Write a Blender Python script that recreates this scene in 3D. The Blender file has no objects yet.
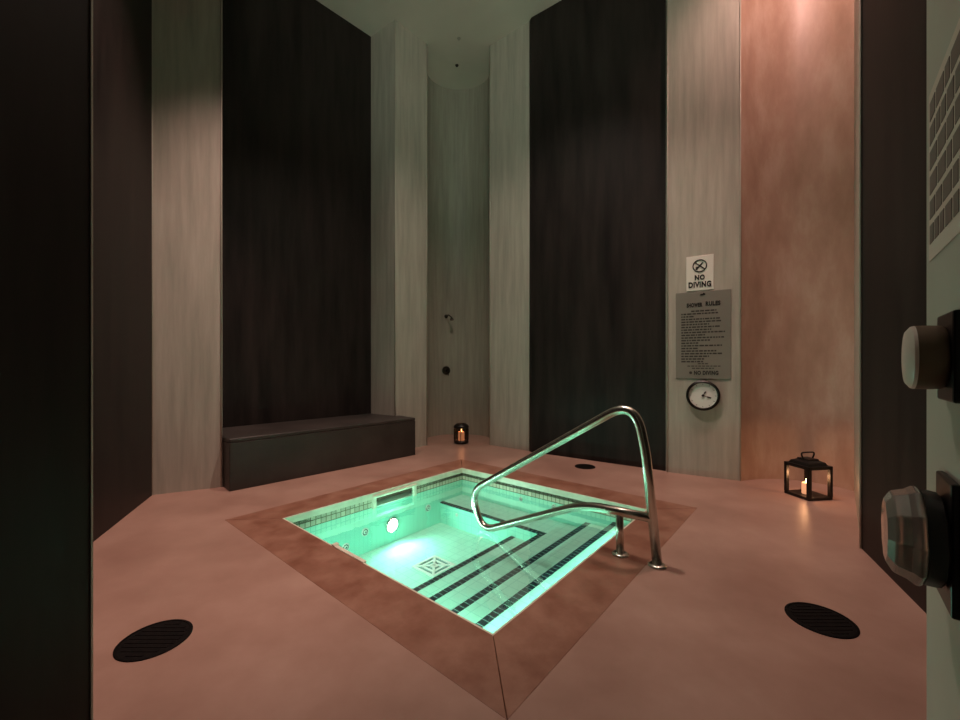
import bpy, bmesh, math, random
from mathutils import Vector, Matrix
random.seed(4)
S = bpy.context.scene
C = S.collection
PI = math.pi
HC = 6.57          # ceiling height
CAMH = 1.3

# ------------------------------------------------------------------ materials
def newmat(name):
    m = bpy.data.materials.new(name); m.use_nodes = True
    nt = m.node_tree; b = nt.nodes['Principled BSDF']
    return m, nt, b
def setp(b, **k):
    for n, v in k.items():
        n = n.replace('_', ' ')
        if n in b.inputs: b.inputs[n].default_value = v
def rgba(c): return (c[0], c[1], c[2], 1)

def mottled(name, c1, c2, scale=(3, 3, 3), rough=.5, detail=5, rvar=.1, bump=.0, c3=None, spec=.5, metal=0, coord='Object'):
    m, nt, b = newmat(name); N = nt.nodes; L = nt.links
    tc = N.new('ShaderNodeTexCoord'); mp = N.new('ShaderNodeMapping'); mp.inputs['Scale'].default_value = scale
    L.new(tc.outputs[coord], mp.inputs[0])
    nz = N.new('ShaderNodeTexNoise'); nz.inputs['Scale'].default_value = 1; nz.inputs['Detail'].default_value = detail
    nz.inputs['Roughness'].default_value = .6
    L.new(mp.outputs[0], nz.inputs['Vector'])
    cr = N.new('ShaderNodeValToRGB'); cr.color_ramp.elements[0].position = .32; cr.color_ramp.elements[1].position = .68
    cr.color_ramp.elements[0].color = rgba(c1); cr.color_ramp.elements[1].color = rgba(c2)
    if c3:
        e = cr.color_ramp.elements.new(.5); e.color = rgba(c3)
    L.new(nz.outputs['Fac'], cr.inputs[0]); L.new(cr.outputs[0], b.inputs['Base Color'])
    mr = N.new('ShaderNodeMapRange'); mr.inputs['To Min'].default_value = rough - rvar; mr.inputs['To Max'].default_value = rough + rvar
    L.new(nz.outputs['Fac'], mr.inputs[0]); L.new(mr.outputs[0], b.inputs['Roughness'])
    setp(b, Metallic=metal, Specular_IOR_Level=spec)
    if bump:
        bp = N.new('ShaderNodeBump'); bp.inputs['Strength'].default_value = bump; bp.inputs['Distance'].default_value = .01
        L.new(nz.outputs['Fac'], bp.inputs['Height']); L.new(bp.outputs[0], b.inputs['Normal'])
    return m

def plain(name, c, rough=.5, metal=0, emit=None, es=0, spec=.5, trans=0, alpha=1):
    m, nt, b = newmat(name)
    setp(b, Base_Color=rgba(c), Roughness=rough, Metallic=metal, Specular_IOR_Level=spec, Transmission_Weight=trans)
    if emit: setp(b, Emission_Color=rgba(emit), Emission_Strength=es)
    return m

def tiles(name, base, grout, sx, sy, sz, w=.06, rough=.25, off=(0.003, 0.003, 0.003), var=.05):
    """square tiles with grout; object-space, grout lines skipped along the face normal"""
    m, nt, b = newmat(name); N = nt.nodes; L = nt.links
    tc = N.new('ShaderNodeTexCoord')
    sp = N.new('ShaderNodeSeparateXYZ'); L.new(tc.outputs['Object'], sp.inputs[0])
    sn = N.new('ShaderNodeSeparateXYZ'); L.new(tc.outputs['Normal'], sn.inputs[0])
    def M(op, a, bb=None, v=None):
        n = N.new('ShaderNodeMath'); n.operation = op
        L.new(a, n.inputs[0])
        if bb is not None: L.new(bb, n.inputs[1])
        elif v is not None: n.inputs[1].default_value = v
        return n.outputs[0]
    tot = None
    cells = []
    for i, s in enumerate((sx, sy, sz)):
        p = M('ADD', sp.outputs[i], v=off[i] + 100 * s)
        q = M('DIVIDE', p, v=s)
        fr = M('FRACT', q); cells.append(M('FLOOR', q))
        ln = M('LESS_THAN', fr, v=w)
        an = M('ABSOLUTE', sn.outputs[i]); mk = M('LESS_THAN', an, v=.5)
        x = M('MULTIPLY', ln, mk)
        tot = x if tot is None else M('MAXIMUM', tot, x)
    cb = N.new('ShaderNodeCombineXYZ')
    for i in range(3): L.new(cells[i], cb.inputs[i])
    wn = N.new('ShaderNodeTexWhiteNoise'); wn.noise_dimensions = '3D'; L.new(cb.outputs[0], wn.inputs['Vector'])
    mr = N.new('ShaderNodeMapRange'); mr.inputs['To Min'].default_value = 1 - var; mr.inputs['To Max'].default_value = 1 + var
    L.new(wn.outputs['Value'], mr.inputs[0])
    vm = N.new('ShaderNodeVectorMath'); vm.operation = 'SCALE'; vm.inputs[0].default_value = base
    L.new(mr.outputs[0], vm.inputs['Scale'])
    mx = N.new('ShaderNodeMix'); mx.data_type = 'RGBA'
    L.new(tot, mx.inputs['Factor']); L.new(vm.outputs[0], mx.inputs[6]); mx.inputs[7].default_value = rgba(grout)
    L.new(mx.outputs[2], b.inputs['Base Color'])
    setp(b, Roughness=rough, Specular_IOR_Level=.06)
    return m

PL1, PL2, PL3 = (.37, .36, .305), (.50, .485, .415), (.44, .42, .355)
m_plaster = mottled('pale_stone', PL1, PL2, (14, 14, 1.1), .42, 6, .12, .12, PL3)
m_niche = mottled('niche_stone', (.28, .275, .225), (.38, .372, .30), (16, 16, 1.0), .45, 6, .1, .1)
m_pink = mottled('rosy_stone', (.42, .275, .205), (.58, .43, .345), (4.5, 4.5, 1.6), .42, 7, .12, .12, (.49, .33, .25))
m_dark = mottled('dark_stone', (.010, .008, .0075), (.028, .022, .019), (6, 6, .7), .5, 6, .08, .08, spec=.2)
m_ceil = mottled('ceiling_paint', (.66, .64, .56), (.72, .69, .61), (1.2, 1.2, 1.2), .8, 3, .05)
m_floor = mottled('terracotta_stone', (.30, .175, .135), (.42, .27, .215), (1.5, 1.5, 1.5), .36, 7, .10, .06, (.36, .22, .172))
m_coping = mottled('coping_stone', (.20, .085, .052), (.32, .17, .115), (5, 5, 5), .42, 7, .12, .12, (.26, .125, .082))
m_joint = plain('joint_mortar', (.09, .05, .035), .8)
m_bench = mottled('bench_stone', (.028, .024, .021), (.050, .043, .038), (2, 2, 2), .42, 5, .06, .05, spec=.35)
m_trim = plain('edge_metal', (.5, .48, .41), .5, .2)
m_pool = tiles('pool_tile', (.38, .78, .65), (.27, .63, .54), .1, .1, .1, .05, .65, var=.03)  # teal cast of the lit water put into the pale tile colour
m_poolwall = tiles('pool_wall_plaster', (.38, .78, .64), (.34, .73, .60), .05, .05, 5, .12, .55, var=.025)  # carries the same teal light tint in its colour
m_band = tiles('waterline_tile', (.60, .56, .44), (.20, .18, .12), .05, .05, .05, .14, .25, off=(.003, .003, .0), var=.15)
m_lip = mottled('cream_lip', (.62, .60, .48), (.80, .78, .64), (7, 7, 7), .4)
m_nose = tiles('nosing_tile', (.012, .022, .03), (.22, .40, .36), .05, 50, 50, .10, .2, off=(.003, 25, 25), var=.3)
m_nose_b = tiles('nosing_tile_b', (.012, .022, .03), (.30, .45, .42), 50, .05, 50, .10, .2, off=(25, .003, 25), var=.3)
m_steel = plain('polished_steel', (.62, .61, .54), .27, 1)
m_steel_d = plain('aged_chrome', (.06, .055, .045), .3, .8)
m_white = plain('white_plastic', (.75, .76, .70), .4)
m_shadowgap = plain('opening_shade', (.01, .012, .012), .5)  # near-black standing in for the shade inside the jet openings
m_black = plain('black_metal', (.010, .008, .007), .4, .3)
m_bronze = plain('bronze', (.10, .065, .04), .38, .55)
m_brown = plain('brown_handle', (.16, .095, .055), .5)
m_wax = plain('candle_wax', (.70, .40, .25), .5, emit=(1, .42, .2), es=.7)
m_flame = plain('flame', (1, .6, .3), .5, emit=(1, .55, .22), es=14)
m_sign = mottled('grey_sign_enamel', (.21, .205, .175), (.25, .245, .205), (1, 1, 1), .4)
m_signwhite = plain('white_sign_enamel', (.80, .80, .72), .35)
m_ink = plain('black_ink', (.012, .012, .010), .5)
m_inkf = plain('faded_ink', (.04, .036, .03), .5)
m_dial = plain('dial_face', (.85, .85, .80), .5)
m_rim = plain('black_clock_rim', (.006, .005, .004), .35, spec=.3)
m_door = mottled('door_paint', (.52, .50, .44), (.60, .58, .51), (2, 2, 2), .45, 4, .05)
m_sticker = plain('sticker_frame', (.80, .68, .61), .5)
m_cell = plain('sticker_cell', (.20, .15, .135), .5)
m_hole = mottled('black_cover', (.0025, .002, .002), (.008, .006, .005), (60, 60, 60), .75, 2, .05, .2, spec=.1)
m_drain = plain('drain_white', (.70, .76, .72), .3)

def glassy(name, tint, rough=.02, fac=1.0, ior=1.45):
    m = bpy.data.materials.new(name); m.use_nodes = True; nt = m.node_tree; N = nt.nodes; L = nt.links
    N.clear(); o = N.new('ShaderNodeOutputMaterial'); t = N.new('ShaderNodeBsdfTransparent'); g = N.new('ShaderNodeBsdfGlossy')
    t.inputs[0].default_value = rgba(tint); g.inputs['Roughness'].default_value = rough
    f = N.new('ShaderNodeFresnel'); f.inputs['IOR'].default_value = ior
    k = N.new('ShaderNodeMath'); k.operation = 'MULTIPLY'; k.inputs[1].default_value = fac; k.use_clamp = True
    L.new(f.outputs[0], k.inputs[0])
    mx = N.new('ShaderNodeMixShader'); L.new(k.outputs[0], mx.inputs[0]); L.new(t.outputs[0], mx.inputs[1]); L.new(g.outputs[0], mx.inputs[2])
    L.new(mx.outputs[0], o.inputs['Surface'])
    return m, nt, g, f
m_water, wnt, wg, wf = glassy('water', (.93, 1, .975), .03, .35, 1.33)
wn_ = wnt.nodes.new('ShaderNodeTexNoise'); wn_.inputs['Scale'].default_value = 9; wn_.inputs['Detail'].default_value = 2
wtc = wnt.nodes.new('ShaderNodeTexCoord'); wnt.links.new(wtc.outputs['Object'], wn_.inputs['Vector'])
wb = wnt.nodes.new('ShaderNodeBump'); wb.inputs['Strength'].default_value = .05; wb.inputs['Distance'].default_value = .02
wnt.links.new(wn_.outputs['Fac'], wb.inputs['Height']); wnt.links.new(wb.outputs[0], wg.inputs['Normal'])
m_glass = glassy('lantern_glass', (.35, .30, .26), .05, 1.2, 1.5)[0]
m_knobglass = plain('clear_acrylic', (.55, .50, .45), .12, 0, trans=.6)

# ------------------------------------------------------------------ mesh helpers
def obj(name, bm, mat, parent=None, smooth=False, bevel=0, seg=2):
    me = bpy.data.meshes.new(name)
    bmesh.ops.recalc_face_normals(bm, faces=bm.faces[:])
    bm.to_mesh(me); bm.free()
    mats = mat if isinstance(mat, (list, tuple)) else [mat]
    for q in mats: me.materials.append(q)
    o = bpy.data.objects.new(name, me); C.objects.link(o)
    if smooth:
        for p in me.polygons: p.use_smooth = True
        if smooth == 'auto':
            try: me.set_sharp_from_angle(angle=math.radians(40))
            except Exception: pass
    if bevel:
        mo = o.modifiers.new('bevel', 'BEVEL'); mo.width = bevel; mo.segments = seg; mo.limit_method = 'ANGLE'
    if parent: o.parent = parent
    return o
def box(bm, x0, x1, y0, y1, z0, z1, M=None, mi=0):
    vs = [Vector((x, y, z)) for z in (z0, z1) for y in (y0, y1) for x in (x0, x1)]
    if M: vs = [M @ v for v in vs]
    v = [bm.verts.new(p) for p in vs]
    for f in ((0, 1, 3, 2), (4, 5, 7, 6), (0, 1, 5, 4), (2, 3, 7, 6), (0, 2, 6, 4), (1, 3, 7, 5)):
        bm.faces.new([v[i] for i in f]).material_index = mi
    return bm
def prism(bm, pts, z0, z1, M=None):
    a = [Vector((p[0], p[1], z0)) for p in pts]; b = [Vector((p[0], p[1], z1)) for p in pts]
    if M: a = [M @ v for v in a]; b = [M @ v for v in b]
    a = [bm.verts.new(v) for v in a]; b = [bm.verts.new(v) for v in b]
    n = len(pts)
    bm.faces.new(a[::-1]); bm.faces.new(b)
    for i in range(n): bm.faces.new((a[i], a[(i + 1) % n], b[(i + 1) % n], b[i]))
    return bm
def lathe(bm, prof, n=32, M=None, cap=True):
    rings = []
    for r, z in prof:
        ring = []
        for i in range(n):
            t = 2 * PI * i / n; v = Vector((r * math.cos(t), r * math.sin(t), z))
            if M: v = M @ v
            ring.append(bm.verts.new(v))
        rings.append(ring)
    for a, b in zip(rings, rings[1:]):
        for i in range(n): bm.faces.new((a[i], a[(i + 1) % n], b[(i + 1) % n], b[i]))
    if cap:
        bm.faces.new(rings[0][::-1]); bm.faces.new(rings[-1])
    return bm
def tube(bm, pts, r, n=14, closed=False):
    pts = [Vector(p) for p in pts]; m = len(pts); rings = []; prev = None
    for i, p in enumerate(pts):
        if closed: t = (pts[(i + 1) % m] - pts[i - 1]).normalized()
        else: t = (pts[min(i + 1, m - 1)] - pts[max(i - 1, 0)]).normalized()
        if prev is None:
            up = Vector((0, 0, 1)) if abs(t.z) < .9 else Vector((1, 0, 0)); a = t.cross(up).normalized()
        else: a = (prev - t * prev.dot(t)).normalized()
        prev = a; b = t.cross(a)
        rings.append([bm.verts.new(p + (a * math.cos(2 * PI * k / n) + b * math.sin(2 * PI * k / n)) * r) for k in range(n)])
    R = rings + ([rings[0]] if closed else [])
    for a, b in zip(R, R[1:]):
        for k in range(n): bm.faces.new((a[k], a[(k + 1) % n], b[(k + 1) % n], b[k]))
    if not closed: bm.faces.new(rings[0][::-1]); bm.faces.new(rings[-1])
    return bm
def fillet(pts, rad, seg=8):
    """round the corners of a polyline; rad = list per interior point"""
    P = [Vector(p) for p in pts]; out = [P[0]]
    for i in range(1, len(P) - 1):
        a, p, b = P[i - 1], P[i], P[i + 1]; r = rad[i - 1]
        d1 = (a - p).normalized(); d2 = (b - p).normalized()
        q1 = p + d1 * r; q2 = p + d2 * r
        for k in range(seg + 1):
            t = k / seg; out.append(q1 * (1 - t) ** 2 + p * 2 * t * (1 - t) + q2 * t * t)
    out.append(P[-1]); return out
def text_mesh(bm, s, size, M, depth=.003, width=None, height=None, center=True, bold=0.0):
    cu = bpy.data.curves.new('t', 'FONT'); cu.body = s; cu.size = size; cu.extrude = depth / 2; cu.offset = bold
    cu.align_x = 'LEFT'; cu.space_character = 1.12; cu.resolution_u = 3
    o = bpy.data.objects.new('t', cu); C.objects.link(o)
    dg = bpy.context.evaluated_depsgraph_get(); dg.update()
    me = bpy.data.meshes.new_from_object(o.evaluated_get(dg))
    xs = [v.co.x for v in me.vertices]; ys = [v.co.y for v in me.vertices]
    x0, x1, y0, y1 = min(xs), max(xs), min(ys), max(ys)
    sx = width / (x1 - x0) if width else 1; sy = height / (y1 - y0) if height else sx
    T = Matrix.Translation((0, 0, 0))
    for v in me.vertices:
        v.co = M @ Vector(((v.co.x - (x0 + x1) / 2) * sx, (v.co.y - (y0 + y1) / 2) * sy, v.co.z))
    bm.from_mesh(me)
    C.objects.unlink(o); bpy.data.objects.remove(o); bpy.data.meshes.remove(me); bpy.data.curves.remove(cu)
    return bm
def tag(o, label=None, cat=None, group=None, kind=None):
    if label: o['label'] = label
    if cat: o['category'] = cat
    if group: o['group'] = group
    if kind: o['kind'] = kind
    return o
def empty(name, loc=(0, 0, 0), rz=0, label=None, cat=None, group=None):
    o = bpy.data.objects.new(name, None); o.empty_display_size = .1
    C.objects.link(o); o.location = loc; o.rotation_euler = (0, 0, rz)
    return tag(o, label, cat, group)
def structure(o): o['kind'] = 'structure'; return o

# ------------------------------------------------------------------ room plan
Fp = Vector((.063, 1.944)); U = Vector((.649, .760)).normalized(); V = Vector((-U.y, U.x))
RZ = math.atan2(U.y, U.x)
POOLM = Matrix.Translation((Fp.x, Fp.y, 0)) @ Matrix.Rotation(RZ, 4, 'Z')
PA, PB = 2.25, 2.305
B0 = Vector((-2.59, 4.16)); BU = Vector((.689, .725)).normalized(); BV = Vector((-BU.y, BU.x))
BRZ = math.atan2(BU.y, BU.x)
R0 = B0 + BV * .97

arc = []
for i in range(17):
    t = PI * i / 16
    arc.append((-.385 - .565 * math.cos(t), 7.22 + .47 * math.sin(t)))
wall_n = 0
def wall(name, pts, mat, z0=0, z1=HC, th=.1, smooth=False):
    """an upright slab following the plan line pts (room on the right-hand side going clockwise), thickness outwards"""
    P = [Vector(p) for p in pts]; outp = []
    for i, p in enumerate(P):
        ns = []
        if i > 0: d = (P[i] - P[i - 1]).normalized(); ns.append(Vector((-d.y, d.x)))
        if i < len(P) - 1: d = (P[i + 1] - P[i]).normalized(); ns.append(Vector((-d.y, d.x)))
        n = sum(ns, Vector((0, 0))).normalized(); k = 1 / max(.5, n.dot(ns[0]))
        outp.append(p + n * th * k)
    bm = bmesh.new(); m = len(P)
    ia = [bm.verts.new((p.x, p.y, z0)) for p in P]; ib = [bm.verts.new((p.x, p.y, z1)) for p in P]
    oa = [bm.verts.new((p.x, p.y, z0)) for p in outp]; ob = [bm.verts.new((p.x, p.y, z1)) for p in outp]
    for i in range(m - 1):
        bm.faces.new((ia[i], ia[i + 1], ib[i + 1], ib[i])); bm.faces.new((oa[i + 1], oa[i], ob[i], ob[i + 1]))
        bm.faces.new((ib[i], ib[i + 1], ob[i + 1], ob[i])); bm.faces.new((ia[i + 1], ia[i], oa[i], oa[i + 1]))
    bm.faces.new((ia[0], ib[0], ob[0], oa[0])); bm.faces.new((ia[-1], oa[-1], ob[-1], ib[-1]))
    o = obj(name, bm, mat)
    if smooth:
        for p in o.data.polygons: p.use_smooth = True
        o.data.set_sharp_from_angle(angle=math.radians(35))
    return structure(o)

wall('wall_left', [(-.90, -1.3), (-.948, .98), (-1.80, 1.865), (-2.85, 2.96)], m_dark)
wall('wall_left', [(-2.85, 2.96), (-3.30, 4.06)], m_dark)
wall('wall_left', [(-3.30, 4.06), (-2.77, 4.33)], m_plaster, th=.03)
bm = bmesh.new(); prism(bm, [(-2.77, 4.33), tuple(R0), (R0.x - .1, R0.y + .02), (-2.90, 4.31)], 0, HC)
structure(obj('wall_left', bm, m_dark))
wall('wall_left', [tuple(R0), (-1.745, 6.45)], m_dark)
wall('wall_back', [(-1.745, 6.45), (-1.29, 6.13)], m_plaster)
wall('wall_back', [(-1.29, 6.13), (-.87, 6.6)], m_plaster)
wall('wall_back', [(-.87, 6.6)] + arc + [(.165, 6.63)], m_niche, smooth=True)
wall('wall_back', [(.165, 6.63), (.75, 6.17)], m_plaster)
wall('wall_back', [(.75, 6.17), (.775, 6.095), (2.30, 4.99)], m_dark)
wall('wall_right', [(2.30, 4.99), (2.29, 4.94), (2.94, 4.56)], m_plaster)
# gently curved rosy bay
def catmull(P, seg=5):
    P = [Vector(p) for p in P]; P = [P[0] * 2 - P[1]] + P + [P[-1] * 2 - P[-2]]; out = []
    for i in range(1, len(P) - 2):
        for k in range(seg):
            t = k / seg; a, b, c, d = P[i - 1:i + 3]
            out.append(.5 * ((2 * b) + (c - a) * t + (2 * a - 5 * b + 4 * c - d) * t * t + (3 * b - a - 3 * c + d) * t ** 3))
    out.append(P[-2]); return [tuple(v) for v in out]
wall('wall_right', catmull([(2.94, 4.56), (3.25, 4.64), (3.56, 4.60), (3.80, 4.40), (3.89, 4.19)]), m_pink, smooth=True)
wall('wall_right', [(3.89, 4.19), (2.72, 2.875)], m_plaster)
wall('wall_right', [(2.72, 2.875), (2.35, 2.13), (1.9, 1.2), (1.45, .2), (1.2, -1.3)], m_dark)
wall('wall_behind', [(1.2, -1.3), (-.90, -1.3)], m_dark)

# slim metal corner beads
tn = 0
def bead(p, r=.007, mat=m_trim):
    global tn; tn += 1
    bm = bmesh.new(); lathe(bm, [(r, 0.0), (r, HC)], 8, Matrix.Translation((p[0], p[1], 0)))
    structure(obj('trim_%d' % tn, bm, mat, smooth=True))
for p in [(-2.775, 4.322), (-1.29, 6.122), (-.868, 6.592), (.163, 6.622), (.752, 6.16), (2.294, 4.93), (2.942, 4.552), (2.715, 2.875), (-3.297, 4.05)]:
    bead(p)
# near upright corner of the entrance wall: light metal edge
bm = bmesh.new(); box(bm, -.949, -.9455, .980, .985, 0, HC); structure(obj('trim_10', bm, m_trim))

# ceiling
bm = bmesh.new(); prism(bm, [(-4, -1.5), (4.3, -1.5), (4.3, 8.2), (-4, 8.2)], HC, HC + .12)
structure(obj('ceiling', bm, m_ceil))

# floor with opening (pool frame), coping outside the pool opening is separate
CW = .33
def ring_faces(inner, outer, z0, z1):
    bm = bmesh.new(); n = len(inner)
    vi = [[bm.verts.new((POOLM @ Vector((p[0], p[1], z)))) for p in inner] for z in (z0, z1)]
    vo = [[bm.verts.new((POOLM @ Vector((p[0], p[1], z)))) for p in outer] for z in (z0, z1)]
    for i in range(n):
        j = (i + 1) % n
        bm.faces.new((vi[1][i], vi[1][j], vo[1][j], vo[1][i])); bm.faces.new((vi[0][j], vi[0][i], vo[0][i], vo[0][j]))
        bm.faces.new((vi[0][i], vi[0][j], vi[1][j], vi[1][i])); bm.faces.new((vo[0][j], vo[0][i], vo[1][i], vo[1][j]))
    return bm
inner = [(-CW, -CW), (PA + CW, -CW), (PA + CW, PB + CW), (-CW, PB + CW)]
outer = [(-5, -5), (7, -5), (7, 7), (-5, 7)]
structure(obj('floor', ring_faces(inner, outer, -.12, 0), m_floor))

# ------------------------------------------------------------------ hot tub
tub = empty('hot_tub', (Fp.x, Fp.y, 0), RZ, 'square sunken hot tub glowing teal with pale tiles and dark step edges', 'hot tub')
g = .003
cop = [
    [(0, 0), (-CW, -CW), (PA + CW, -CW), (PA, 0)],
    [(PA, 0), (PA + CW, -CW), (PA + CW, PB + CW), (PA, PB)],
    [(PA, PB), (PA + CW, PB + CW), (-CW, PB + CW), (0, PB)],
    [(0, PB), (-CW, PB + CW), (-CW, -CW), (0, 0)]]
for q in cop:
    c = Vector((sum(p[0] for p in q) / 4, sum(p[1] for p in q) / 4))
    qq = []
    for p in q:
        d = c - Vector(p); s = 1 - g * 1.2 / max(.05, min(abs(d.x), abs(d.y)) if min(abs(d.x), abs(d.y)) > .01 else .15)
        qq.append((c.x - d.x * (1 - g * .4), c.y - d.y * (1 - g * .4)))
    # shrink across the width so that the mitre joints stay open a little
    bm = bmesh.new(); prism(bm, qq, -.055, .001)
    o = obj('coping', bm, m_coping, tub, bevel=.003)
bm = bmesh.new()
for q in cop: prism(bm, [(p[0] * 1, p[1]) for p in q], -.10, -.056)
obj('mortar_bed', bm, m_joint, tub)

WZ = -.15; FZ = -.585; T = .12
SK0, SK1 = .93, 1.44         # skimmer mouth on the back-left wall (b = PB)
# basin walls below water and floor slab, one shell
bm = bmesh.new()
box(bm, -T, 0, -T, PB + T, FZ - T, WZ); box(bm, PA, PA + T, -T, PB + T, FZ - T, WZ)
box(bm, 0, PA, -T, 0, FZ - T, WZ); box(bm, 0, PA, PB, PB + T, FZ - T, WZ)
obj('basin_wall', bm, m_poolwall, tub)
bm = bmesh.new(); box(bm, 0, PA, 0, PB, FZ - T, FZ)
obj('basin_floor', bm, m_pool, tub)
# waterline band (tile) and cream lip
def band(z0, z1, mat, name, inset=0):
    bm = bmesh.new()
    box(bm, -T, inset, -T, PB + T, z0, z1); box(bm, PA - inset, PA + T, -T, PB + T, z0, z1)
    box(bm, inset, PA - inset, -T, inset, z0, z1)
    box(bm, inset, SK0, PB - inset, PB + T, z0, z1); box(bm, SK1, PA - inset, PB - inset, PB + T, z0, z1)
    return obj(name, bm, mat, tub)
band(WZ, -.062, m_band, 'waterline_tiles')
# lip: same but leaves the skimmer mouth under a thin bridge
bm = bmesh.new(); i_ = .012
box(bm, -T, i_, -T, PB + T, -.0615, -.003 - .0); 
bm.free()
def lip():
    bm = bmesh.new(); z0, z1 = -.062, -.0005
    out = [(0, 0), (PA, 0), (PA, PB), (0, PB)]
    inn = [(i_, i_), (PA - i_, i_), (PA - i_, PB - i_), (i_, PB - i_)]
    for k in range(4):
        a, b, c, d = out[k], out[(k + 1) % 4], inn[(k + 1) % 4], inn[k]
        zz0 = z0
        prism(bm, [a, b, c, d], zz0, z1)
    return obj('cream_edge', bm, m_lip, tub, bevel=.002)
lip()

# steps along the front-right edge (b small), each with dark nosing tiles
steps = [(0, .32, -.195), (.32, .605, -.27), (.605, .905, -.34), (.905, 1.25, -.46)]
BA = 1.865
for k, (b0, b1, z) in enumerate(steps):
    x1 = PA if k < 3 else BA
    bm = bmesh.new(); box(bm, 0, x1, b0, b1, FZ, z)
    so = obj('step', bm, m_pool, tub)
    bm = bmesh.new(); xe = PA if k < 2 else (BA + .045 if k == 2 else BA)
    box(bm, 0, xe, b1 - .052, b1 + .003, z - .012, z + .002)
    obj('nosing', bm, m_nose, so)
# bench seat along the back-right wall
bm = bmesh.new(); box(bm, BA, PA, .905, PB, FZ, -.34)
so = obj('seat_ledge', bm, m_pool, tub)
bm = bmesh.new(); box(bm, BA - .003, BA + .045, .905, PB, -.352, -.338)
obj('nosing', bm, m_nose_b, so)

# main drain
dr = bmesh.new(); cx, cy, hs = 1.08, 1.575, .145
for s0, s1, z in ((1, .84, .012), (.62, .46, .012), (.26, .12, .012)):
    for a, b, c, d in ((-s0, s0, -s0, -s1), (-s0, s0, s1, s0), (-s0, -s1, -s1, s1), (s1, s0, -s1, s1)):
        box(dr, cx + a * hs, cx + b * hs, cy + c * hs, cy + d * hs, FZ, FZ + z)
for ang in (45, 135):
    Mx = Matrix.Translation((cx, cy, 0)) @ Matrix.Rotation(math.radians(ang), 4, 'Z')
    box(dr, -hs * 1.25, hs * 1.25, -.011, .011, FZ, FZ + .014, Mx)
do = obj('main_drain', dr, m_drain, tub)
bm = bmesh.new(); box(bm, cx - hs * .98, cx + hs * .98, cy - hs * .98, cy + hs * .98, FZ, FZ + .004)
obj('drain_shade', bm, plain('drain_shadow', (.12, .24, .24), .5), do)  # flat dark plate painted as the shade under the drain grate

# pool light in back-left wall
ML = Matrix.Translation((1.151, PB, -.405)) @ Matrix.Rotation(PI / 2, 4, 'X')   # +z local -> -b
bm = bmesh.new(); lathe(bm, [(.085, -.01), (.085, .012), (.07, .02), (.066, .012)], 32, ML, cap=False)
pl_ = obj('pool_light', bm, m_steel, tub, smooth=True)
bm = bmesh.new(); lathe(bm, [(.066, .004), (.05, .016), (.02, .022), (.002, .023)], 32, ML)
obj('lens', bm, plain('lamp_lens', (.8, 1, 1), .3, emit=(.55, 1, .92), es=60), pl_, smooth=True)

# jets
def jet(M, r=.042):
    bm = bmesh.new(); lathe(bm, [(r, -.004), (r, .006), (r * .80, .012), (r * .70, .004), (r * .62, .002)], 24, M, cap=False)
    o = obj('jet_nozzle', bm, m_white, tub, smooth=True)
    bm = bmesh.new(); lathe(bm, [(r * .74, .0005), (r * .74, .0045)], 24, M)
    lathe_in = obj('jet_throat', bm, m_shadowgap, o)
    bm = bmesh.new(); lathe(bm, [(r * .50, .004), (r * .5, .009), (r * .36, .013)], 20, M)
    obj('jet_eyeball', bm, m_white, o, smooth=True)
    bm = bmesh.new(); lathe(bm, [(r * .2, .0125), (r * .2, .0145)], 14, M)
    obj('jet_hole', bm, m_shadowgap, o)
RX = Matrix.Rotation(PI / 2, 4, 'X')
for a, z, r in ((.818, -.374, .042), (.60, -.455, .042), (1.667, -.36, .042)):
    jet(Matrix.Translation((a, PB, z)) @ RX, r)
RY = Matrix.Rotation(-PI / 2, 4, 'Y')      # +z -> -a
for b, z, r in ((1.394, -.206, .024), (.97, -.2, .03)):
    jet(Matrix.Translation((PA, b, z)) @ RY, r)
jet(Matrix.Translation((BA, 2.03, -.43)) @ RY, .02)

# skimmer in the back-left wall: box, frame, flap
bm = bmesh.new()
x0, x1, y0, y1, z0, z1 = SK0, SK1, PB, PB + .2, WZ - .06, -.062
box(bm, x0 - .01, x0, y0, y1, z0, z1); box(bm, x1, x1 + .01, y0, y1, z0, z1)
box(bm, x0, x1, y1 - .01, y1, z0, z1); box(bm, x0, x1, y0 + .121, y1 - .01, z0, z0 + .01); 
sk = obj('skimmer', bm, m_white, tub)
bm = bmesh.new()
box(bm, x0 - .035, x0 + .008, y0 - .028, y0 + .012, WZ - .01, -.03); box(bm, x1 - .008, x1 + .035, y0 - .028, y0 + .012, WZ - .01, -.03)
box(bm, x0 - .035, x1 + .035, y0 - .03, y0 + .012, -.052, -.028)
obj('skimmer_frame', bm, m_lip, sk, bevel=.004)
bm = bmesh.new(); Mw = Matrix.Translation((0, y0 - .012, WZ + .004)) @ Matrix.Rotation(math.radians(-52), 4, 'X')
box(bm, x0 + .02, x1 - .02, 0, .012, -.0, .10, Mw)
obj('weir_flap', bm, plain('weir_grey', (.40, .42, .36), .4), sk, bevel=.003)
# return lip on the front-left wall (a = 0)
bm = bmesh.new(); box(bm, .0, .03, 1.10, 1.50, -.05, .006); box(bm, .0, .045, 1.46, 1.50, -.06, .012)
obj('skimmer_lip', bm, m_lip, tub, bevel=.004)

# water
bm = bmesh.new()
gx = 24
vs = [[bm.verts.new((i * (PA - .002) / gx + .001, j * (PB - .002) / gx + .001, WZ + .0015)) for j in range(gx + 1)] for i in range(gx + 1)]
for i in range(gx):
    for j in range(gx): bm.faces.new((vs[i][j], vs[i + 1][j], vs[i + 1][j + 1], vs[i][j + 1]))
w = obj('pool_water', bm, m_water); w.location = (Fp.x, Fp.y, 0); w.rotation_euler = (0, 0, RZ)
tag(w, 'clear still teal water filling the square hot tub', 'water', kind='stuff')

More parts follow.
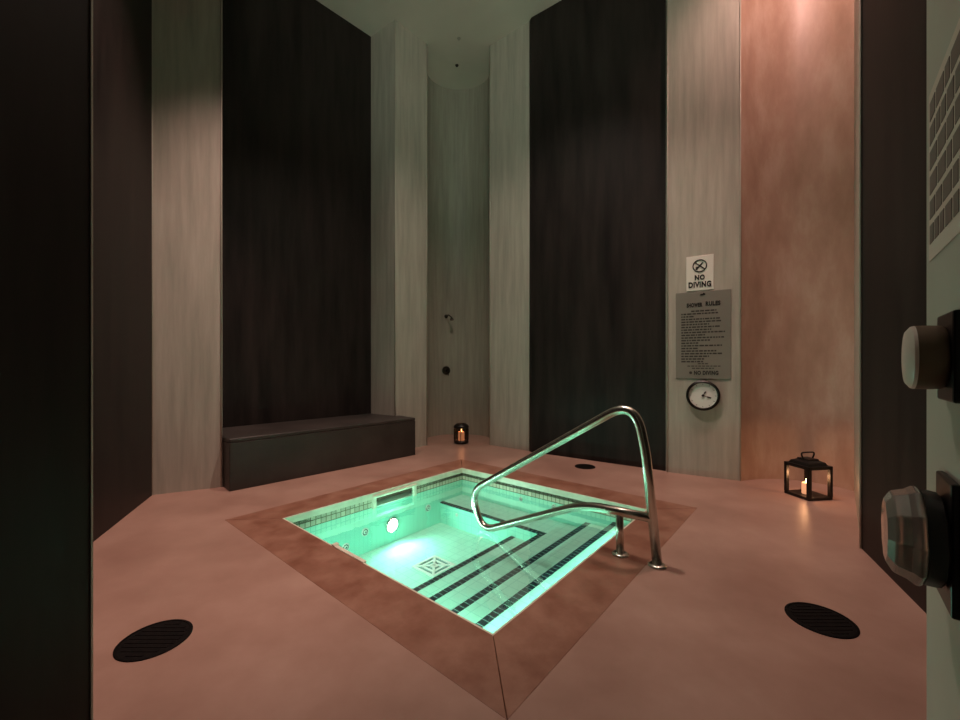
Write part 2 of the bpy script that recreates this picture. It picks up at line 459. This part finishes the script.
# ------------------------------------------------------------------ handrail (plane a = 1.22)
hr = empty('handrail', tuple((POOLM @ Vector((1.22, -.39, 0)))), RZ, 'polished steel figure-four grab rail bolted beside the hot tub', 'handrail')
def HP(b, z): return (0, b + .39, z)
ctrl = [HP(-.39, .012), HP(-.318, .72), HP(-.262, 1.075), HP(1.165, .155), HP(1.27, .05), HP(1.11, -.175), HP(.13, .295), HP(-.04, .305), HP(-.352, .303)]
pts = fillet([ctrl[0], ctrl[1], HP(-.245, 1.075), HP(1.225, .165), HP(1.105, -.170), HP(.12, .288), ctrl[-1]], [.06, .22, .15, .17, .16], 12)
bm = bmesh.new(); tube(bm, pts, .031, 18)
obj('rail_tube', bm, m_steel, hr, smooth=True)
bm = bmesh.new(); tube(bm, [HP(-.145, .012), HP(-.14, .30)], .026, 18)
obj('post', bm, m_steel, hr, smooth=True)
for b in (-.39, -.147):
    bm = bmesh.new(); lathe(bm, [(.058, .0015), (.058, .008), (.045, .016), (.03, .02)], 28, Matrix.Translation(HP(b, 0)))
    obj('flange', bm, m_steel, hr, smooth=True)

# ------------------------------------------------------------------ bench
be = empty('bench', (B0.x, B0.y, 0), BRZ, 'long low dark stone bench filling the dark recess', 'bench')
outl = [(0.004, 0), (2.39, 0), (2.39, .395), (2.318, .395), (2.228, .95), (.012, .95)]
bm = bmesh.new(); prism(bm, outl, .001, .50); obj('body', bm, m_bench, be, bevel=.006)
outs = [(0.004, 0), (2.39, 0), (2.39, .395), (2.318, .395), (2.228, .95), (.012, .95)]
bm = bmesh.new(); prism(bm, outs, .50, .545); obj('seat', bm, m_bench, be, bevel=.012, seg=3)

# ------------------------------------------------------------------ wall signs on the pale right-hand pilaster
SP = Vector((2.29, 4.94)); SQ = Vector((2.94, 4.56)); SD = (SQ - SP).normalized()
def sign_frame(s, z):
    p = SP + SD * s; o_rot = math.atan2(SD.y, SD.x)
    # local x = along wall to the right, y = up, z = out of the wall towards the room
    nrm = Vector((SD.y, -SD.x))
    M = Matrix(((SD.x, 0, nrm.x, p.x), (SD.y, 0, nrm.y, p.y), (0, 1, 0, z), (0, 0, 0, 1)))
    return M
def wallthing(name, s, z, label, cat):
    o = bpy.data.objects.new(name, None); o.empty_display_size = .1; C.objects.link(o)
    o.matrix_world = sign_frame(s, z); tag(o, label, cat); return o
TR = lambda x, y, z=0: Matrix.Translation((x, y, z))
s1 = wallthing('warning_sign', .355, 2.397, 'white no diving sign mounted directly above the grey rules board', 'sign')
bm = bmesh.new(); box(bm, -.142, .142, -.205, .205, .002, .010); obj('panel', bm, m_signwhite, s1, bevel=.003)
bm = bmesh.new(); ring = [(math.cos(2 * PI * k / 32) * .070, .085 + math.sin(2 * PI * k / 32) * .070, .011) for k in range(32)]
tube(bm, ring, .0065, 6, closed=True)
for a in (40, ): box(bm, -.07, .07, -.006, .006, .0105, .014, TR(0, .085) @ Matrix.Rotation(math.radians(-a), 4, 'Z'))
# diver figure
box(bm, -.045, .050, -.008, .008, .0105, .0135, TR(0, .085) @ Matrix.Rotation(math.radians(48), 4, 'Z'))
box(bm, -.035, .0, -.006, .006, .0105, .0135, TR(-.006, .072) @ Matrix.Rotation(math.radians(5), 4, 'Z'))
lathe(bm, [(.011, .0105), (.011, .0135)], 14, TR(-.033, .050))
obj('symbol', bm, m_ink, s1)
bm = bmesh.new(); text_mesh(bm, 'NO', .08, TR(0, -.052, .012), width=.105, height=.062, bold=.004)
text_mesh(bm, 'DIVING', .08, TR(0, -.135, .012), width=.235, height=.070, bold=.004)
obj('lettering', bm, m_ink, s1)

s2 = wallthing('rules_sign', .385, 1.665, 'grey rules board with close rows of small print above the round clock', 'sign')
bm = bmesh.new(); box(bm, -.285, .285, -.515, .515, .002, .009); obj('panel', bm, m_sign, s2, bevel=.003)
bm = bmesh.new(); text_mesh(bm, 'SHOWER', .08, TR(-.085, .357, .010), width=.165, height=.052, bold=.004)
text_mesh(bm, 'RULES', .08, TR(.105, .365, .010), width=.15, height=.054, bold=.004)
text_mesh(bm, 'NO DIVING', .08, TR(.035, -.445, .010), width=.25, height=.05, bold=.004)
obj('heading', bm, m_ink, s2)
bm = bmesh.new(); prism(bm, [(-.03, .468), (.027, .468), (.027, .482), (.012, .496), (-.002, .484), (-.02, .482)], .009, .013); obj('hanging_clip', bm, m_ink, s2)
bm = bmesh.new(); lathe(bm, [(.016, .009), (.016, .011)], 16, TR(-.125, -.445)); obj('symbol', bm, m_inkf, s2)
bm = bmesh.new(); rr = random.Random(5)
lens = [.26, .38, .14, .40, .42, .30, .40, .33, .45, .26, .44, .30, .18, .42, .19, .38, .42, .29, .25, .23]
for i, Ln in enumerate(lens):
    y = .285 - i * .0315; x = -.225; end = x + Ln
    if i == 0: x, end = -.12, .14
    while x < end - .01:
        wl = rr.uniform(.014, .05); wl = min(wl, end - x)
        box(bm, x, x + wl, y - .0085, y + .0085, .009, .0098); x += wl + .008
for y, x0, x1 in ((-.338, -.05, .055), (-.366, -.16, .18), (-.392, -.11, .12)):
    x = x0
    while x < x1 - .008:
        wl = min(rr.uniform(.012, .04), x1 - x); box(bm, x, x + wl, y - .0055, y + .0055, .009, .0098); x += wl + .009
obj('small_print', bm, m_inkf, s2)

ck = wallthing('wall_clock', .388, .955, 'round white-faced wall clock with black rim below the rules board', 'clock')
bm = bmesh.new(); lathe(bm, [(.165, .002), (.178, .02), (.176, .05), (.160, .062), (.148, .058), (.146, .040)], 48, cap=False)
lathe(bm, [(.17, .002), (.17, .005)], 48); obj('rim', bm, m_rim, ck, smooth='auto')
bm = bmesh.new(); tube(bm, [(math.cos(2 * PI * k / 48) * .1475, math.sin(2 * PI * k / 48) * .1475, .052) for k in range(48)], .0025, 6, closed=True)
obj('bezel', bm, m_steel, ck, smooth=True)
bm = bmesh.new(); lathe(bm, [(.150, .03), (.150, .038)], 48); obj('dial', bm, m_dial, ck)
bm = bmesh.new()
for k in range(12):
    M = Matrix.Rotation(2 * PI * k / 12, 4, 'Z'); box(bm, .122, .138, -.002, .002, .038, .0395, M)
obj('hour_marks', bm, m_inkf, ck)
bm = bmesh.new(); M = Matrix.Rotation(math.radians(-18), 4, 'Z')
box(bm, -.012, .07, -.003, .003, .041, .0435, M); box(bm, .045, .088, -.0075, .0075, .041, .0435, M); obj('minute_hand', bm, m_ink, ck)
bm = bmesh.new(); M = Matrix.Rotation(math.radians(58), 4, 'Z')
box(bm, -.012, .045, -.003, .003, .0445, .0465, M); box(bm, .028, .055, -.008, .008, .0445, .0465, M)
lathe(bm, [(.014, .038), (.014, .048)], 16); obj('hour_hand', bm, m_ink, ck)

# ------------------------------------------------------------------ lanterns
la = empty('lantern', (3.27, 4.02, 0), math.radians(9), 'square open black metal lantern with a lit candle by the rosy wall', 'lantern')
h_ = .134
bm = bmesh.new(); box(bm, -h_, h_, -h_, h_, .001, .028); obj('base', bm, m_black, la, bevel=.004)
for sx in (-1, 1):
    for sy in (-1, 1):
        bm = bmesh.new(); cx_, cy_ = sx * (h_ - .0145), sy * (h_ - .0145)
        box(bm, cx_ - .0145, cx_ + .0145, cy_ - .0145, cy_ + .0145, .028, .315); obj('post', bm, m_black, la)
bm = bmesh.new()
box(bm, -h_, h_, -h_, -h_ + .026, .295, .325); box(bm, -h_, h_, h_ - .026, h_, .295, .325)
box(bm, -h_, -h_ + .026, -h_ + .026, h_ - .026, .295, .325); box(bm, h_ - .026, h_, -h_ + .026, h_ - .026, .295, .325)
obj('top_frame', bm, m_black, la)
bm = bmesh.new()
v = []
for s, z in ((h_ * .82, .325), (h_ * .74, .345), (.095, .352), (.062, .368), (.058, .382)):
    v.append([bm.verts.new((a * s, b * s, z)) for a, b in ((-1, -1), (1, -1), (1, 1), (-1, 1))])
for a, b in zip(v, v[1:]):
    for i in range(4): bm.faces.new((a[i], a[(i + 1) % 4], b[(i + 1) % 4], b[i]))
bm.faces.new(v[0][::-1]); bm.faces.new(v[-1]); obj('roof', bm, m_black, la)
bm = bmesh.new(); tube(bm, fillet([(-.05, 0, .37), (-.085, 0, .44), (.085, 0, .44), (.05, 0, .37)], [.04, .04], 8), .007, 8)
obj('handle', bm, m_black, la, smooth=True)
cn = bmesh.new(); lathe(cn, [(.036, .0282), (.038, .035), (.038, .13), (.034, .137), (.01, .134)], 24); cd = obj('candle', cn, m_wax, None, smooth='auto')
cd.location = (3.255, 4.02, 0)
tag(cd, 'stubby glowing pillar candle inside the square black lantern', 'candle')
def flame(z, parent, s=1):
    bm = bmesh.new(); lathe(bm, [(.001, z), (.007 * s, z + .010 * s), (.009 * s, z + .020 * s), (.005 * s, z + .036 * s), (.0008, z + .048 * s)], 12)
    return obj('flame', bm, m_flame, parent, smooth=True)
flame(.134, cd)

lb = empty('lantern', (-.315, 6.78, 0), 0, 'small rounded dark glass lantern glowing in the shower niche', 'lantern')
bm = bmesh.new(); lathe(bm, [(.095, .001), (.118, .012), (.124, .04), (.115, .05)], 36); obj('base', bm, m_black, lb, smooth='auto')
bm = bmesh.new(); lathe(bm, [(.115, .05), (.128, .07), (.13, .24), (.115, .275)], 36, cap=False); obj('glass_shade', bm, m_glass, lb, smooth=True)
for k in range(6):
    t = 2 * PI * k / 6 + .5; x, y = math.cos(t) * .131, math.sin(t) * .131
    bm = bmesh.new(); tube(bm, [(x, y, .045), (x, y, .27)], .006, 6); obj('cage_bar', bm, m_black, lb)
bm = bmesh.new(); lathe(bm, [(.128, .262), (.13, .28), (.115, .31), (.085, .325), (.085, .333), (.06, .333), (.06, .315)], 36, cap=False); obj('collar', bm, m_black, lb, smooth='auto')
bm = bmesh.new(); lathe(bm, [(.052, .0505), (.052, .19), (.045, .198), (.01, .195)], 24)
c2 = obj('candle', bm, m_wax, None, smooth='auto'); c2.location = (-.315, 6.78, 0)
tag(c2, 'glowing pillar candle inside the rounded glass lantern in the niche', 'candle'); flame(.195, c2, 1.2)

# ------------------------------------------------------------------ shower fittings in the niche
def niche_frame(px, z):
    dx = px + .385; c = dx / .565; y = 7.22 + .47 * math.sqrt(1 - c * c)
    # outward gradient of the ellipse -> inward normal
    n = Vector((-dx / .565 ** 2, -(y - 7.22) / .47 ** 2, 0)).normalized()
    x = Vector((0, 0, 1)).cross(n)
    M = Matrix(((x.x, 0, n.x, px), (x.y, 0, n.y, y), (0, 1, 0, z), (0, 0, 0, 1))); return M
sh = bpy.data.objects.new('wall_shower', None); C.objects.link(sh); sh.matrix_world = niche_frame(-.645, 2.24)
tag(sh, 'small dark shower head on the curved niche wall above the valve', 'shower head')
bm = bmesh.new(); lathe(bm, [(.035, .006), (.035, .014), (.018, .022)], 20); obj('wall_plate', bm, m_steel_d, sh, smooth='auto')
bm = bmesh.new(); tube(bm, fillet([(0, 0, .01), (.01, .025, .10), (.055, -.035, .17)], [.04], 6), .011, 10); obj('arm', bm, m_steel_d, sh, smooth=True)
bm = bmesh.new(); Mh = TR(.055, -.035, .17) @ Matrix.Rotation(math.radians(75), 4, 'X'); lathe(bm, [(.012, -.01), (.018, .01), (.036, .04), (.036, .05)], 20, Mh); obj('shower_head', bm, m_steel_d, sh, smooth='auto')
sv = bpy.data.objects.new('shower_valve', None); C.objects.link(sv); sv.matrix_world = niche_frame(-.645, 1.215)
tag(sv, 'round dark shower valve with lever on the curved niche wall', 'shower valve')
bm = bmesh.new(); lathe(bm, [(.08, .008), (.08, .016), (.06, .022)], 28); obj('wall_plate', bm, m_steel_d, sv, smooth='auto')
bm = bmesh.new(); lathe(bm, [(.03, .02), (.028, .06)], 20); obj('hub', bm, m_black, sv, smooth='auto')
bm = bmesh.new(); box(bm, -.008, .008, -.10, .02, .045, .06, Matrix.Rotation(math.radians(20), 4, 'Z')); obj('lever', bm, m_steel_d, sv, bevel=.003)

# ceiling sprinklers
def sprinkler(x, y, lab, mt):
    o = empty('ceiling_sprinkler', (x, y, HC), 0, lab, 'sprinkler', 'sprinklers on the pale ceiling')
    bm = bmesh.new(); lathe(bm, [(.03, 0), (.03, -.004), (.015, -.008)], 24); obj('escutcheon', bm, mt, o, smooth='auto')
    bm = bmesh.new(); lathe(bm, [(.010, -.006), (.010, -.018), (.018, -.02), (.018, -.024)], 16); obj('deflector', bm, mt, o, smooth='auto')
    return o
sprinkler(-.405, 7.06, 'small dark sprinkler on the ceiling of the curved niche', m_black)
sprinkler(-.34, 6.48, 'fainter sprinkler on the ceiling just in front of the niche', plain('dull_paint', (.45, .44, .38), .7))

# ------------------------------------------------------------------ round black floor covers
def cover(x, y, r, lab):
    o = empty('floor_cover', (x, y, 0), 0, lab, 'floor cover', 'round black floor covers')
    bm = bmesh.new(); lathe(bm, [(r, .0005), (r, .004), (r - .004, .007), (r - .012, .007), (r - .014, .003)], 48, cap=False); obj('rim', bm, m_hole, o, smooth='auto')
    bm = bmesh.new(); lathe(bm, [(r - .013, .0005), (r - .013, .0045)], 48)
    for k in range(-4, 5):
        w_ = math.sqrt(max(.001, (r - .03) ** 2 - (k * .028) ** 2)); box(bm, -w_, w_, k * .028 - .006, k * .028 + .006, .0045, .0065)
    obj('grille', bm, m_hole, o)
cover(-1.545, 1.915, .148, 'round black floor cover in the left foreground')
cover(1.745, 2.065, .148, 'round black floor cover in the right foreground below the lantern')
cover(1.355, 5.20, .13, 'small far round floor cover beyond the grab rail')

# ------------------------------------------------------------------ door at the right edge
DE = Vector((.833, .752)); DD = -U
def door_frame():
    n = Vector((-U.y, U.x))     # towards the room / camera side
    # local x from free edge towards the hinge, y up, z out
    return Matrix(((DD.x, 0, n.x, DE.x), (DD.y, 0, n.y, DE.y), (0, 1, 0, 0), (0, 0, 0, 1)))
DM = door_frame()
do_ = empty('door_1', (DE.x, DE.y, 0)); do_.matrix_world = DM; structure(do_)
bm = bmesh.new(); box(bm, 0, .78, .01, 2.6, -.045, 0); obj('door_leaf', bm, m_door, do_, bevel=.002)
# upper knob: escutcheon, barrel, paler cap; x position of the axis chosen on the leaf
def knob(x, y, r, L, bodymat, capmat, nm, square=False):
    bm = bmesh.new(); box(bm, x - .052, x + .052, y - r * 1.35, y + r * 1.35, 0, .010); pl = obj('knob_plate', bm, m_black, do_, bevel=.003)
    bm = bmesh.new(); M = TR(x, y, .010)
    lathe(bm, [(r * .9, 0), (r * .98, .004), (r, L * .5), (r, L)], 10 if square else 36, M); b = obj(nm, bm, bodymat, pl, smooth='auto')
    return M, b
M, b = knob(.214, 1.313, .048, .031, m_brown, None, 'thumb_turn')
bm = bmesh.new(); lathe(bm, [(.048, .031), (.047, .035), (.040, .040), (.004, .041)], 36, M); obj('cap', bm, plain('pale_cap', (.85, .72, .66), .35), b, smooth='auto')
M, b = knob(.204, 1.040, .070, .022, m_black, None, 'door_knob', True)
bm = bmesh.new(); lathe(bm, [(.069, .022), (.074, .026), (.074, .030), (.068, .038), (.062, .054), (.048, .062), (.012, .063)], 10, M); obj('cap', bm, m_knobglass, b, bevel=.002)
# sticker sheet with rows of brown blocks
st = bpy.data.objects.new('notice_sheet', None); C.objects.link(st); st.matrix_world = DM @ TR(.034, 0, .0)
tag(st, 'pale notice sheet with rows of brown blocks on the white door at right', 'notice')
bm = bmesh.new(); box(bm, 0, .34, 1.487, 1.785, .0006, .0016); obj('sheet', bm, m_sticker, st)
bm = bmesh.new(); rr = random.Random(2)
for r_ in range(6):
    y = 1.516 + r_ * .0435; x = .014
    while x < .32:
        wl = rr.choice((.03, .042, .055)); wl = min(wl, .328 - x); box(bm, x, x + wl, y, y + .032, .0016, .0024); x += wl + .010
obj('printed_blocks', bm, m_cell, st)

# ------------------------------------------------------------------ lights
def light(name, kind, loc, power, color, size=.1, target=None, parent=None, **k):
    d = bpy.data.lights.new(name, kind); d.energy = power; d.color = color
    if kind == 'AREA': d.shape = 'DISK'; d.size = size
    else: d.shadow_soft_size = size
    for a, b in k.items(): setattr(d, a, b)
    o = bpy.data.objects.new(name, d); C.objects.link(o); o.location = loc
    if target is not None:
        o.rotation_euler = (Vector(target) - Vector(loc)).to_track_quat('-Z', 'Y').to_euler()
    return o
PC = (.50, 1, .76)
p0 = POOLM @ Vector((1.151, PB - .045, -.405)); p1 = POOLM @ Vector((1.05, 0.2, .30))
light('pool_lamp', 'AREA', p0, 14, PC, .12, p1)
# second underwater lamp, added out of view in the near wall to brighten the tub
bm = bmesh.new(); M2 = Matrix.Translation((0, 1.75, -.36)) @ Matrix.Rotation(PI / 2, 4, 'Y'); lathe(bm, [(.085, -.01), (.085, .012), (.07, .02), (.066, .012)], 32, M2, cap=False)
pl2 = obj('pool_light', bm, m_steel, tub, smooth=True)
bm = bmesh.new(); lathe(bm, [(.066, .004), (.05, .016), (.02, .022), (.002, .023)], 32, M2); obj('lens', bm, bpy.data.materials['lamp_lens'], pl2, smooth=True)
p2 = POOLM @ Vector((.045, 1.75, -.36)); light('pool_lamp', 'AREA', p2, 2.5, PC, .12, POOLM @ Vector((2, 1.2, -.34)))
# added light strips, hidden under the near coping edges to brighten the steps
def strip(x0, x1, y0, y1, mid, tgt, power, size, sp_):
    bm = bmesh.new(); box(bm, x0, x1, y0, y1, -.088, -.070)
    obj('added_light_strip', bm, plain('added_strip_lens', (.8, 1, .9), .4, emit=(.5, 1, .8), es=1.5), tub)
    d = bpy.data.lights.new('added_strip_lamp', 'AREA'); d.shape = 'RECTANGLE'; d.size = size; d.size_y = .02; d.energy = power; d.color = PC; d.spread = math.radians(sp_)
    o = bpy.data.objects.new('added_strip_lamp', d); C.objects.link(o)
    a = POOLM @ Vector(mid); b = POOLM @ Vector(tgt); z = (a - b).normalized(); x = z.cross(Vector((0, 0, 1))).normalized(); y = z.cross(x)
    M = Matrix((x, y, z)).transposed().to_4x4(); M.translation = a; o.matrix_world = M
strip(0, .014, .15, PB - .15, (.022, PB / 2, -.092), (1.1, PB / 2, -.60), 5, 1.9, 84)
strip(.15, PA - .15, 0, .014, (PA / 2, .022, -.092), (PA / 2, .85, -.50), 3.6, 1.9, 64)
# ceiling downlights added out of view to brighten floor and walls
def downlight(x, y, power, tgt, lab, col=(1, .52, .40), ang=70, blend=.8):
    o = empty('added_ceiling_light', (x, y, HC), 0, lab, 'added ceiling light', 'added fill downlights')
    bm = bmesh.new(); lathe(bm, [(.11, 0), (.11, -.008), (.085, -.014), (.08, -.004)], 32, cap=False); obj('trim_ring', bm, m_white, o, smooth='auto')
    bm = bmesh.new(); lathe(bm, [(.08, -.001), (.08, -.006)], 32)
    obj('lens', bm, plain('added_downlight_lens', (1, .8, .7), .5, emit=(1, .62, .5), es=3), o)
    light('added_downlight_lamp', 'SPOT', (x, y, HC - .03), power, col, .09, (tgt[0], tgt[1], tgt[2]), spot_size=math.radians(ang), spot_blend=blend)
W1 = (1, .62, .53)
downlight(-1.8, 3.0, 760, (-2.3, 3.6, 0), 'added fill downlight above the left part of the floor', W1, 60)
downlight(1.9, 3.6, 330, (2.1, 3.7, 0), 'added fill downlight above the right part of the floor', W1, 60)
downlight(-.1, 3.6, 600, (-.1, 4.5, 0), 'added fill downlight above the middle of the hot tub', (1, .80, .68), 102, 1.0)
wu = empty('added_wall_light', (.15, -1.2, 4.4), 0, 'added unseen uplight high behind the entrance washing the ceiling', 'added wall light')  # uplight added behind the camera to lift the ceiling
bm = bmesh.new(); box(bm, -.12, .12, -.1, .06, -.10, .0); obj('housing', bm, m_black, wu)
bm = bmesh.new(); box(bm, -.10, .10, -.07, .045, .0, .006); obj('lens', bm, plain('added_uplight_lens', (1, .95, .85), .5, emit=(1, .95, .8), es=3), wu)
light('added_uplight_lamp', 'SPOT', (.15, -1.18, 4.43), 620, (.95, 1, .82), .08, (0, 4.2, 6.3), spot_size=math.radians(66), spot_blend=1)
downlight(2.9, 3.3, 230, (3.5, 4.6, 3.9), 'added fill downlight close to the rosy bay', (1, .58, .50), 95)
light('candle_lamp', 'POINT', (3.255, 4.02, .19), 1.6, (1, .48, .22), .02)
light('candle_lamp', 'POINT', (-.315, 6.78, .235), 2.2, (1, .42, .2), .02)

# ------------------------------------------------------------------ world, camera, view
wd = bpy.data.worlds.new('world'); S.world = wd; wd.use_nodes = True
wd.node_tree.nodes['Background'].inputs[0].default_value = (.5, .45, .4, 1); wd.node_tree.nodes['Background'].inputs[1].default_value = .0
cam = bpy.data.cameras.new('camera'); co = bpy.data.objects.new('camera', cam); C.objects.link(co); S.camera = co
co.location = (0, 0, CAMH); co.rotation_euler = (PI / 2, 0, 0)
cam.sensor_width = 36; cam.lens = 403 / 960 * 36; cam.shift_y = 6 / 960; cam.clip_start = .05
vs = S.view_settings; vs.view_transform = 'Standard'; vs.look = 'None'; vs.exposure = .15; vs.gamma = 1; vs.use_curve_mapping = False
